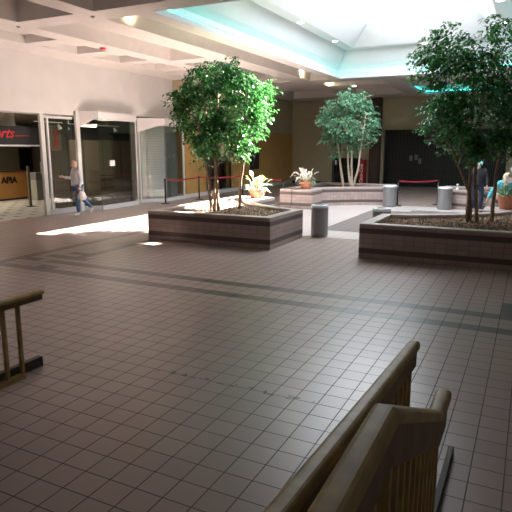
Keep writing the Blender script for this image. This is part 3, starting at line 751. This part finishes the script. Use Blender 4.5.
# ---------------------------------------------------------------- stanchions with belts
def stanchion(x, y, label, to=None, h=.98):
    t = thing('belt_stanchion', (x, y, 0), label, 'stanchion', 'belt stanchions')
    MB().lathe([(.17, 0), (.17, .012), (.15, .025), (.03, .035), (.028, .04)], 24).build('base', M['black_metal'], t)
    MB().tube([(0, 0, .03), (0, 0, h - .07)], .027, 12).build('pole', M['black_metal'], t, smooth=True)
    MB().lathe([(.036, h - .08), (.036, h - .005), (.028, h)], 16).build('belt_head', M['black_metal'], t)
    if to:
        d = Vector((to[0] - x, to[1] - y, 0)); n = 8; m_ = MB(); s = Vector((d.y, -d.x, 0)).normalized() * .002
        V = []
        for i in range(n + 1):
            q = i / n; sag = -.05 * 4 * q * (1 - q)
            p = Vector((0, 0, h - .04 + sag)) + d * q
            V += [p - s + Vector((0, 0, .025)), p + s + Vector((0, 0, .025)), p + s - Vector((0, 0, .025)), p - s - Vector((0, 0, .025))]
        F = []
        for i in range(n):
            for k in range(4): F.append((i * 4 + k, i * 4 + (k + 1) % 4, i * 4 + 4 + (k + 1) % 4, i * 4 + 4 + k))
        F += [(0, 1, 2, 3), (n * 4 + 3, n * 4 + 2, n * 4 + 1, n * 4)]
        m_.add(V, F); m_.build('belt', M['belt'], t)
    return t
SP = [(-12.75, 17.6), (-12.55, 19.75), (-11.4, 21.5), (-8.5, 19.4)]
stanchion(*SP[0], 'black belt stanchion in front of the farthest display window', SP[1])
stanchion(*SP[1], 'black belt stanchion left of the sunlit tree trunks', SP[2])
stanchion(*SP[2], 'black belt stanchion just left of the first terracotta pot', SP[3])
stanchion(*SP[3], 'black belt stanchion between the two terracotta pots')
stanchion(-4.42, 20.85, 'black belt stanchion beside the back left litter bin', (-3.12, 21.9))
stanchion(-3.12, 21.9, 'black belt stanchion behind the bin left of the capped man')

# ---------------------------------------------------------------- back wall things
pc = MB().box(-.29, .29, -.2, .2, 0, 4.96).build('brown_pillar', M['pillar']); pc.location = (-8.16, 31.78, 0)
tag(pc, 'dark brown full height pillar left of the black shop gate', 'pillar')
gtt = thing('folding_gate', (-4.4, 31.9, 0), 'wide closed black folding gate across the far shopfront', 'gate')
m_ = MB(); r = random.Random(3)
for k in range(66):
    x = -3.2 + k * .098; m_.tube([(x, (.03 if k % 2 else -.03), .04), (x, (.03 if k % 2 else -.03), 3.08)], .014, 6)
m_.build('bars', mat('dark_bronze_bars', (0.10, 0.095, 0.085), 0.35, metal=0.5), gtt)
MB().box(-3.25, 3.25, -.05, .05, 3.08, 3.15).build('top_rail', M['black_metal'], gtt)
MB().box(-3.25, 3.25, -.05, .05, 0, .04).build('bottom_rail', M['black_metal'], gtt)
for z_ in (.9, 2.1): MB().tube([(-3.2, 0, z_), (3.2, 0, z_)], .012, 5).build('cross_rail', M['black_metal'], gtt)
for (x, z, lab) in ((-6.25, 1.58, 'left'), (-5.98, 1.62, 'middle'), (-5.74, 1.42, 'right')):
    q = MB().box(-.09, .09, -.01, .01, -.15, .15).build('hanging_notice', mat('dim_grey_paper', (0.42, 0.44, 0.44), 0.6)); q.location = (x, 32.6, z)
    tag(q, 'small pale notice hanging behind the black gate, %s of three' % lab, 'notice')
    MB().tube([(0, 0, .14), (0, 0, 3.2 - z)], .004, 4).build('cord', M['black_metal'], q)
vm = thing('vending_machine', (-8.79, 31.6, 0), 'tall red machine with white vertical script against the back wall', 'vending machine')
MB().box(-0.15, 0.15, -.3, .3, 0.0, 1.48).build('cabinet', M['red'], vm, bevel=.015)
text_mesh('Coca-Cola', .26, M['white'], 'lettering', vm, shear=.35, loc=(.08, -.31, .10), rot=Matrix(((0, -1, 0), (0, 0, -1), (1, 0, 0))).to_euler(), bold=.006)
wn_ = thing('shop_window', (-10.1, 31.98, 0), 'black shop window behind the pale trunked tree', 'shop window')
MB().box(-.66, .60, -.02, 0, .05, 1.54).build('pane', M['glass'], wn_)
m_ = MB()
for x in (-.66, -.05, .58): m_.box(x - .02, x + .02, -.04, .02, 0, 1.56)
m_.build('frame', M['black_metal'], wn_)
q = MB().box(-.06, .06, -.03, .0, -.13, .13).build('pale_notice', M['white']); q.location = (-10.55, 31.95, 1.3)
tag(q, 'tiny pale notice on the black shop window', 'notice')
q = MB().lathe([(.05, 0), (.06, .02), (.02, .05), (.02, .14), (.045, .17), (.045, .2)], 14).build('drinking_spout', M['white']); q.location = (-2.3, 20.79, .69)
tag(q, 'small white spout standing on the rim of the back right planter', 'spout')

# ---------------------------------------------------------------- ceiling fixtures
def downlight(x, y, z, label, on=True):
    t = thing('downlight', (x, y, z), label, 'ceiling light', 'recessed round downlights')
    MB().lathe([(.13, -.012), (.13, 0), (.105, 0), (.105, -.014)], 24).build('trim_ring', M['white'], t)
    MB().lathe([(.103, -.008), (.09, -.02)], 24).build('lens', M['lampon'], t)
    return t
for (x, y, lab) in ((-6.83, 13.4, 'downlight nearest the camera on the left rim of the skylight well'),
                    (-6.83, 16.8, 'middle downlight on the left rim of the skylight well'),
                    (-6.83, 20.2, 'farthest downlight on the left rim of the skylight well'),
                    (-3.97, 22.05, 'downlight on the far rim of the skylight well'),
                    (-1.12, 16.75, 'nearer downlight above the dark fig tree'),
                    (-1.12, 19.65, 'farther downlight above the dark fig tree')):
    downlight(x, y, 6.0, lab)
downlight(-7.63, 25.74 - .3, ZC, 'downlight in the flat ceiling beyond the skylight')
def uplight(x, y, z, label, energy, aim):
    t = thing('wall_spotlight', (x, y, z), label, 'spotlight', 'spotlights inside the ceiling coffers')
    MB().tube([(0, 0, 0), (0, 0, -.07)], .02, 8).build('stem', M['white'], t)
    lh = MB().tube([(0, 0, -.07), (-.04, .0, -.13)], [.04, .055], 14).build('lamp_head', M['white'], t)
    MB().tube([(-.042, 0, -.131), (-.046, 0, -.134)], [.045, .045], 14).build('lens', M['lampon'], lh)
    l = bpy.data.lights.new('coffer_lamp', 'SPOT'); l.energy = energy; l.color = (1, .86, .5); l.spot_size = radians(120); l.shadow_soft_size = .05; l.spot_blend = .9
    o = bpy.data.objects.new('coffer_lamp', l); COL.objects.link(o); o.location = (x - .08, y, z - .16)
    o.rotation_euler = Vector(aim).to_track_quat('-Z', 'Y').to_euler()
uplight(-8.45, 10.75, ZC + .45, 'lit spotlight in the coffer beside the near end of the skylight', 30, (-1, .25, .1))
uplight(-8.45, 21.6, ZC + .45, 'lit spotlight at the far end of the long coffer', 30, (-1, .4, -.1))
uplight(-8.3, 24.8, ZC + .4, 'lit spotlight in the coffer beyond the skylight', 25, (-1, .3, -.1))
def neon(o, label):
    t = thing('neon_cove_light', (o[0], o[2], 5.1), label, 'neon light')
    e = -.015; a, b, c, d = 0 + e, o[1] - o[0] - e, 0 + e, o[3] - o[2] - e
    for nm, p, q in (('tube', (a, c, .02), (a, d, .02)), ('tube', (a, d, .02), (b, d, .02)), ('tube', (b, d, .02), (b, c, .02)), ('tube', (b, c, .02), (a, c, .02))):
        MB().tube([p, q], .018, 8).build(nm, M['neon'], t)
neon(OPEN, 'cyan neon tube running around the lip of the skylight opening')
neon(OPEN2, 'cyan neon tube in the smaller ceiling recess behind the dark tree')
det = thing('smoke_detector', (-11.25, 12.75, ZC), 'small red alarm on the ceiling beam above the display windows', 'alarm')
MB().lathe([(.07, -.05), (.09, -.02), (.09, 0)], 16).build('body', M['red'], det)
for (x, y, lab) in ((-8.81, 9.72, 'right'), (-11.09, 9.71, 'left')):
    q = MB().lathe([(.02, -.035), (.05, -.012), (.05, 0)], 12).build('sprinkler_head', M['can']); q.location = (x, y, ZC)
    tag(q, 'tiny sprinkler head on the near ceiling beam, %s one of two' % lab, 'sprinkler')

# ---------------------------------------------------------------- foreground railings
def railsec(w, h):   # rounded cap section, centred in x, top at 0
    return [(-w * .5, -h), (-w * .5, -h * .45), (-w * .46, -h * .25), (-w * .38, -h * .1), (-w * .25, -h * .02), (-w * .1, 0), (w * .1, 0), (w * .25, -h * .02), (w * .38, -h * .1), (w * .46, -h * .25), (w * .5, -h * .45), (w * .5, -h)]
def boardsec(w, z0, z1): return [(-w / 2, z1), (-w / 2, z0), (w / 2, z0), (w / 2, z1)]
def railing(x, pts, label, cap_w, cap_h, board_w, board_h, bal, zbase, step=.105, bal_w=.035, sub=0):
    """pts: (y, ztop) list; balusters under it from y list"""
    t = thing('handrail', (x, pts[0][0], 0), label, 'railing'); y0 = pts[0][0]
    P = [(0, p[0] - y0, p[1]) for p in pts]
    MB().sweep(railsec(cap_w, cap_h), P).build('cap_rail', M['wood'], t, smooth=False)
    MB().sweep(boardsec(board_w, -cap_h - board_h, -cap_h + .002), [(0, p[1] + (.0 if i < len(P) - 1 else -.012), p[2]) for i, p in enumerate(P)]).build('fascia_board', M['wood_dark'], t)
    def ztop(y):
        for i in range(len(pts) - 1):
            a, b = pts[i], pts[i + 1]
            if min(a[0], b[0]) <= y <= max(a[0], b[0]): return a[1] + (b[1] - a[1]) * (y - a[0]) / (b[0] - a[0])
        return pts[-1][1]
    for y in bal:
        zt_ = ztop(y) - cap_h - board_h + .01
        MB().box(-bal_w / 2, bal_w / 2, y - y0 - bal_w / 2, y - y0 + bal_w / 2, zbase(y), zt_).build('baluster', M['wood'], t)
    return t
# the raised landing under the camera and its steps
st(MB().box(-0.36, 3.0, -3.2, 1.42, 0, .53).build('floor_landing', M['floor']))
st(MB().box(-0.27, 3.0, 1.42, 1.80, 0, .353).build('floor_step', M['floor']))
st(MB().box(-0.27, 3.0, 1.80, 2.16, 0, .177).build('floor_step_lower', M['floor']))
bal = [1.46 + .112 * i for i in range(12)]
railing(-0.305, [(-0.2, 1.45), (1.42, 1.45), (2.54, .925), (2.80, .925)], 'painted stair railing with a cranked handrail and deep board in the foreground', .078, .05, .05, .14,
        [y for y in [-.1 + .125 * i for i in range(12)] + bal if y < 2.62], lambda y: .53 if y < 1.40 else .12)
railing(-0.585, [(-0.6, 1.28), (3.50, .915)], 'long gently sloping painted railing left of the stair railing', .075, .05, .045, .12,
        [-.4 + .125 * i for i in range(31)], lambda y: .10)
k_ = MB().box(-.02, .02, 0, 2.4, 0, .05).build('kerb_board', M['curb'], bevel=.005); k_.location = (-.34, 1.43, 0)
tag(k_, 'dark kerb board on the floor under the stair railing', 'kerb')
k_ = MB().box(-.04, .04, 0, 4.6, 0, .10).build('kerb_board', M['curb'], bevel=.005); k_.location = (-.585, -1.0, 0)
tag(k_, 'dark kerb board under the long sloping railing', 'kerb')
lr = railing(-4.16, [(0.4, .80), (3.66, .80)], 'short end of a painted handrail entering at the left edge', .085, .035, .05, .055,
        [3.37 - .165 * i for i in range(17)], lambda y: .03, bal_w=.032)
MB().box(-.03, .03, 0, 2.98, .0, .045).build('bottom_rail', M['wood'], lr)
k_ = MB().box(-.03, .03, 0, 3.3, 0, .10).build('kerb_board', M['curb'], bevel=.005); k_.location = (-4.26, .38, 0)
tag(k_, 'dark kerb board behind the handrail at the left edge', 'kerb')

# ---------------------------------------------------------------- people
def skinned(name, nodes, edges, root, material, parent, sub=2):
    """nodes: {key:(pos, radius)}"""
    keys = list(nodes); me = bpy.data.meshes.new(name)
    me.from_pydata([nodes[k][0] for k in keys], [(keys.index(a), keys.index(b)) for a, b in edges], [])
    o = bpy.data.objects.new(name, me); COL.objects.link(o)
    o.modifiers.new('skin', 'SKIN')
    if not me.skin_vertices: 
        bpy.context.view_layer.objects.active = o
    sv = me.skin_vertices[0].data
    for i, k in enumerate(keys):
        r_ = nodes[k][1]; sv[i].radius = (r_, r_) if not hasattr(r_, '__len__') else r_
        sv[i].use_root = (k == root)
    s = o.modifiers.new('sub', 'SUBSURF'); s.levels = sub; s.render_levels = sub
    bpy.context.view_layer.update()
    dg = bpy.context.evaluated_depsgraph_get(); m2 = bpy.data.meshes.new_from_object(o.evaluated_get(dg))
    bpy.data.objects.remove(o); m2.name = name
    for p in m2.polygons: p.use_smooth = True
    m2.materials.clear(); m2.materials.append(material)
    o = bpy.data.objects.new(name, m2); COL.objects.link(o)
    if parent: o.parent = parent
    return o
def head_mesh(c, yaw, s=1.0, tilt=0.0):
    """head with brow, nose, lips and ears facing local +X rotated by yaw; returns bmesh verts/faces"""
    bm = bmesh.new(); bmesh.ops.create_uvsphere(bm, u_segments=24, v_segments=18, radius=1)
    for v in bm.verts:
        x, y, z = v.co
        v.co = Vector((x * .098, y * .076, z * .122))
        if z < 0: v.co.x *= 1 + z * .12; v.co.y *= 1 + z * .32
        if x > .5: v.co.x = .049 + (v.co.x - .049) * .8
        if x > .8 and abs(y) < .22 and -.35 < z < .12: v.co.x += .022 * (1 - abs(y) / .22) * (1 - (z + .1) ** 2 * 5)   # nose
        if x > .7 and abs(z - .1) < .1 and .2 < abs(y) < .5: v.co.x -= .008                                             # eye sockets
        if x > .7 and abs(z + .52) < .08 and abs(y) < .35: v.co.x += .006                                              # lips
    for sgn in (-1, 1):
        e = bmesh.ops.create_uvsphere(bm, u_segments=8, v_segments=6, radius=1)
        for v in e['verts']: v.co = Vector((v.co.x * .018 - .005, sgn * .077 + v.co.y * .010, v.co.z * .032 - .005))
    mt = Matrix.Translation(c) @ Matrix.Rotation(yaw, 4, 'Z') @ Matrix.Rotation(tilt, 4, 'Y') @ Matrix.Scale(s, 4)
    bm.transform(mt); me = bpy.data.meshes.new('h'); bm.to_mesh(me); bm.free(); return me
def merge_into(o, me):
    bm = bmesh.new(); bm.from_mesh(o.data); bm.from_mesh(me)
    for f in bm.faces: f.smooth = True
    bm.to_mesh(o.data); bm.free()

def hand(nodes, edges, wrist, d, up, key, curl=.4):
    """palm and five fingers from wrist key; d direction, up = side direction of the thumb"""
    w = Vector(nodes[wrist][0]); d = Vector(d).normalized(); up = Vector(up).normalized(); n = d.cross(up).normalized()
    nodes[key + 'p'] = (tuple(w + d * .05), (.022, .034)); edges.append((wrist, key + 'p'))
    for i, (off, ln) in enumerate(((.027, .068), (.009, .078), (-.009, .072), (-.026, .056))):
        a = w + d * .085 + up * off; b = a + (d * .8 + n * curl).normalized() * ln * .55; c = b + (d * .5 + n * curl * 2).normalized() * ln * .45
        nodes[key + 'a%d' % i] = (tuple(a), .010); nodes[key + 'b%d' % i] = (tuple(b), .009); nodes[key + 'c%d' % i] = (tuple(c), .007)
        edges += [(key + 'p', key + 'a%d' % i), (key + 'a%d' % i, key + 'b%d' % i), (key + 'b%d' % i, key + 'c%d' % i)]
    a = w + d * .03 + up * .035; b = a + (d + up * .6).normalized() * .045
    nodes[key + 't1'] = (tuple(a), .012); nodes[key + 't2'] = (tuple(b), .010)
    edges += [(key + 'p', key + 't1'), (key + 't1', key + 't2')]

def person(loc, rz, label, J, top, legs, top_name, leg_name, head_yaw=0, head_tilt=0, hand_dirs=None, jacket_r=1.0):
    """J: joint positions in local frame, facing +X, left = +Y"""
    t = thing('person', loc, label, 'person', rz=rz)
    N = {}; E = []
    def nd(k, r): N[k] = (J[k], r)
    nd('pelvis', .115); nd('waist', .105); nd('chest', .125); nd('neck', .052); N['headb'] = (tuple(Vector(J['head']) - Vector((0, 0, .06))), .05)
    E += [('pelvis', 'waist'), ('waist', 'chest'), ('chest', 'neck'), ('neck', 'headb')]
    for s in 'LR':
        nd('sh' + s, .055); nd('el' + s, .040); nd('wr' + s, .027); E += [('chest', 'sh' + s), ('sh' + s, 'el' + s), ('el' + s, 'wr' + s)]
        nd('hip' + s, .085); nd('kn' + s, .058); nd('an' + s, .040); nd('to' + s, .035)
        E += [('pelvis', 'hip' + s), ('hip' + s, 'kn' + s), ('kn' + s, 'an' + s), ('an' + s, 'to' + s)]
        hd = hand_dirs[s]
        hand(N, E, 'wr' + s, hd[0], hd[1], 'h' + s)
    body = skinned('body', N, E, 'pelvis', M['skin'], t)
    merge_into(body, head_mesh(J['head'], head_yaw, 1.0, head_tilt))
    # top
    T = {'pelvis': (tuple(Vector(J['pelvis']) + Vector((0, 0, .03))), .155 * jacket_r), 'waist': (J['waist'], .150 * jacket_r), 'chest': (J['chest'], .165 * jacket_r),
         'neck': (tuple(Vector(J['neck']) - Vector((0, 0, .02))), .075)}
    TE = [('pelvis', 'waist'), ('waist', 'chest'), ('chest', 'neck')]
    for s in 'LR':
        T['sh' + s] = (J['sh' + s], .080 * jacket_r); T['el' + s] = (J['el' + s], .062 * jacket_r)
        w = Vector(J['el' + s]).lerp(Vector(J['wr' + s]), .92); T['wr' + s] = (tuple(w), .045)
        TE += [('chest', 'sh' + s), ('sh' + s, 'el' + s), ('el' + s, 'wr' + s)]
    skinned(top_name, T, TE, 'waist', M[top], t)
    G = {'pelvis': (J['pelvis'], .135)}; GE = []
    for s in 'LR':
        G['hip' + s] = (J['hip' + s], .105); G['kn' + s] = (J['kn' + s], .080)
        a = Vector(J['kn' + s]).lerp(Vector(J['an' + s]), .97); G['an' + s] = (tuple(a), .068)
        GE += [('pelvis', 'hip' + s), ('hip' + s, 'kn' + s), ('kn' + s, 'an' + s)]
    skinned(leg_name, G, GE, 'pelvis', M[legs], t)
    for s in 'LR':
        a, b = Vector(J['an' + s]), Vector(J['to' + s]); d = (b - a); 
        F = {'a': (tuple(a - Vector((0, 0, .035)) - d * .25), .044), 'b': (tuple(a.lerp(b, .5) - Vector((0, 0, .012))), .046), 'c': (tuple(b + d * .15), .036)}
        skinned('shoe', F, [('a', 'b'), ('b', 'c')], 'b', M['white'] if top == 'hoodie' else M['black'], t)
    return t

# man walking left (towards -Y), bald, grey hoodie
J = dict(pelvis=(0, 0, .95), waist=(.01, 0, 1.12), chest=(.02, 0, 1.36), neck=(.035, 0, 1.54), head=(.07, 0, 1.64),
         shL=(.01, .19, 1.45), elL=(-.03, .24, 1.16), wrL=(.03, .24, .93),
         shR=(.01, -.19, 1.45), elR=(.08, -.25, 1.20), wrR=(.34, -.22, 1.24),
         hipL=(0, .10, .90), knL=(.06, .10, .50), anL=(.04, .10, .10), toL=(.18, .10, .045),
         hipR=(0, -.10, .90), knR=(-.22, -.10, .52), anR=(-.50, -.10, .22), toR=(-.44, -.10, .08))
man = person((-13.0, 13.2, 0), radians(-112), 'bald man in a pale grey hoodie and jeans walking left past the shop windows', J, 'hoodie', 'denim', 'hoodie', 'jeans',
             head_tilt=.18, hand_dirs={'L': ((.1, 0, -1), (1, 0, 0)), 'R': ((1, 0, .15), (0, .3, 1))})
ph = MB().box(-.005, .005, -.036, .036, -.075, .075).build('phone', M['black'], bevel=.003)
ph.location = man.matrix_basis @ Vector((.445, -.205, 1.30)); ph.rotation_euler = (0, .5, radians(-112)); tag(ph, 'small dark phone in the raised hand of the hooded man', 'phone')
bg = thing('plastic_bag', tuple(man.matrix_basis @ Vector((-.02, .27, .50))), 'white plastic carrier bag hanging from the hooded man\'s hand', 'bag', rz=radians(-112))
m_ = MB(); m_.lathe([(.02, .0), (.10, .02), (.14, .09), (.13, .17), (.09, .25), (.05, .31)], 14); m_.build('bag_body', M['bag'], bg, smooth=True)
m_ = MB(); m_.tube([(.03, 0, .30), (.05, 0, .38), (.03, 0, .345)], .006, 6); m_.tube([(-.03, 0, .30), (.0, 0, .38), (.03, 0, .37)], .006, 6); m_.build('handles', M['bag'], bg)

# man with turquoise cap, dark jacket, facing right-ish towards the woman
J2 = dict(pelvis=(0, 0, .94), waist=(.0, 0, 1.10), chest=(.01, 0, 1.33), neck=(.02, 0, 1.49), head=(.035, 0, 1.60),
          shL=(0, .20, 1.42), elL=(.04, .27, 1.14), wrL=(.14, .26, .90),
          shR=(0, -.20, 1.42), elR=(-.03, -.27, 1.14), wrR=(.04, -.26, .88),
          hipL=(0, .10, .89), knL=(.05, .12, .49), anL=(.02, .12, .09), toL=(.16, .13, .04),
          hipR=(0, -.10, .89), knR=(-.02, -.12, .48), anR=(-.10, -.13, .09), toR=(.04, -.14, .04))
man2 = person((-1.55, 19.85, 0), radians(-75), 'man in a turquoise cap, black jacket and dark jeans standing behind the tree trunks', J2, 'jacket', 'denimdark', 'jacket', 'jeans',
              hand_dirs={'L': ((.2, 0, -1), (1, 0, 0)), 'R': ((.1, 0, -1), (1, 0, 0))}, jacket_r=1.12)
m_ = MB(); m_.lathe([(.103, 0), (.105, .03), (.09, .075), (.05, .105), (.01, .115)], 20, (.03, 0, 1.63))
m_.add([(.10, -.07, 1.635), (.19, -.045, 1.62), (.205, 0, 1.62), (.19, .045, 1.62), (.10, .07, 1.635), (.10, -.07, 1.648), (.19, -.045, 1.63), (.205, 0, 1.632), (.19, .045, 1.63), (.10, .07, 1.648)],
       [(0, 1, 2, 3, 4), (9, 8, 7, 6, 5), (0, 5, 6, 1), (1, 6, 7, 2), (2, 7, 8, 3), (3, 8, 9, 4)])
m_.build('cap', mat('turquoise_cap', (0.30, 0.75, 0.72), 0.7), man2, smooth=False)

# woman seated on the pedestal of the back right planter, leaning and reaching down
J3 = dict(pelvis=(0, 0, .12), waist=(.08, 0, .26), chest=(.22, 0, .40), neck=(.32, .02, .50), head=(.40, .04, .58),
          shL=(.24, .19, .43), elL=(.38, .27, .20), wrL=(.50, .12, .19),
          shR=(.24, -.20, .43), elR=(.34, -.38, .22), wrR=(.40, -.50, -.06),
          hipL=(.02, .09, .10), knL=(.46, .14, .11), anL=(.46, .14, -.60), toL=(.60, .15, -.65),
          hipR=(.02, -.09, .10), knR=(.46, -.10, .11), anR=(.48, -.10, -.60), toR=(.62, -.11, -.65))
# sits on the pedestal edge (z .69) facing the near side of the plaza
wom = person((-0.60, 18.30, .69), radians(-90), 'blond woman in a turquoise top and jeans seated and reaching down at the right edge', J3, 'teal', 'denimdark', 'sweater', 'jeans',
             head_yaw=1.3, head_tilt=.35, hand_dirs={'L': ((1, -.3, -.1), (0, -.2, 1)), 'R': ((.2, -.3, -1), (1, 0, .2))})
m_ = MB(); bmh = bmesh.new(); bmesh.ops.create_uvsphere(bmh, u_segments=20, v_segments=14, radius=1)
for v in bmh.verts:
    x, y, z = v.co; v.co = Vector((x * .125 + .41, y * .125 + .0, z * .13 + .62 if z > -.1 else .62 + z * .28))
    if y > .45 and z < .5: v.co.y -= .12 * (y - .3)
me_ = bpy.data.meshes.new('hair'); bmh.to_mesh(me_); bmh.free(); me_.materials.append(M['blond'])
for p in me_.polygons: p.use_smooth = True
ho = bpy.data.objects.new('hair', me_); COL.objects.link(ho); ho.parent = wom
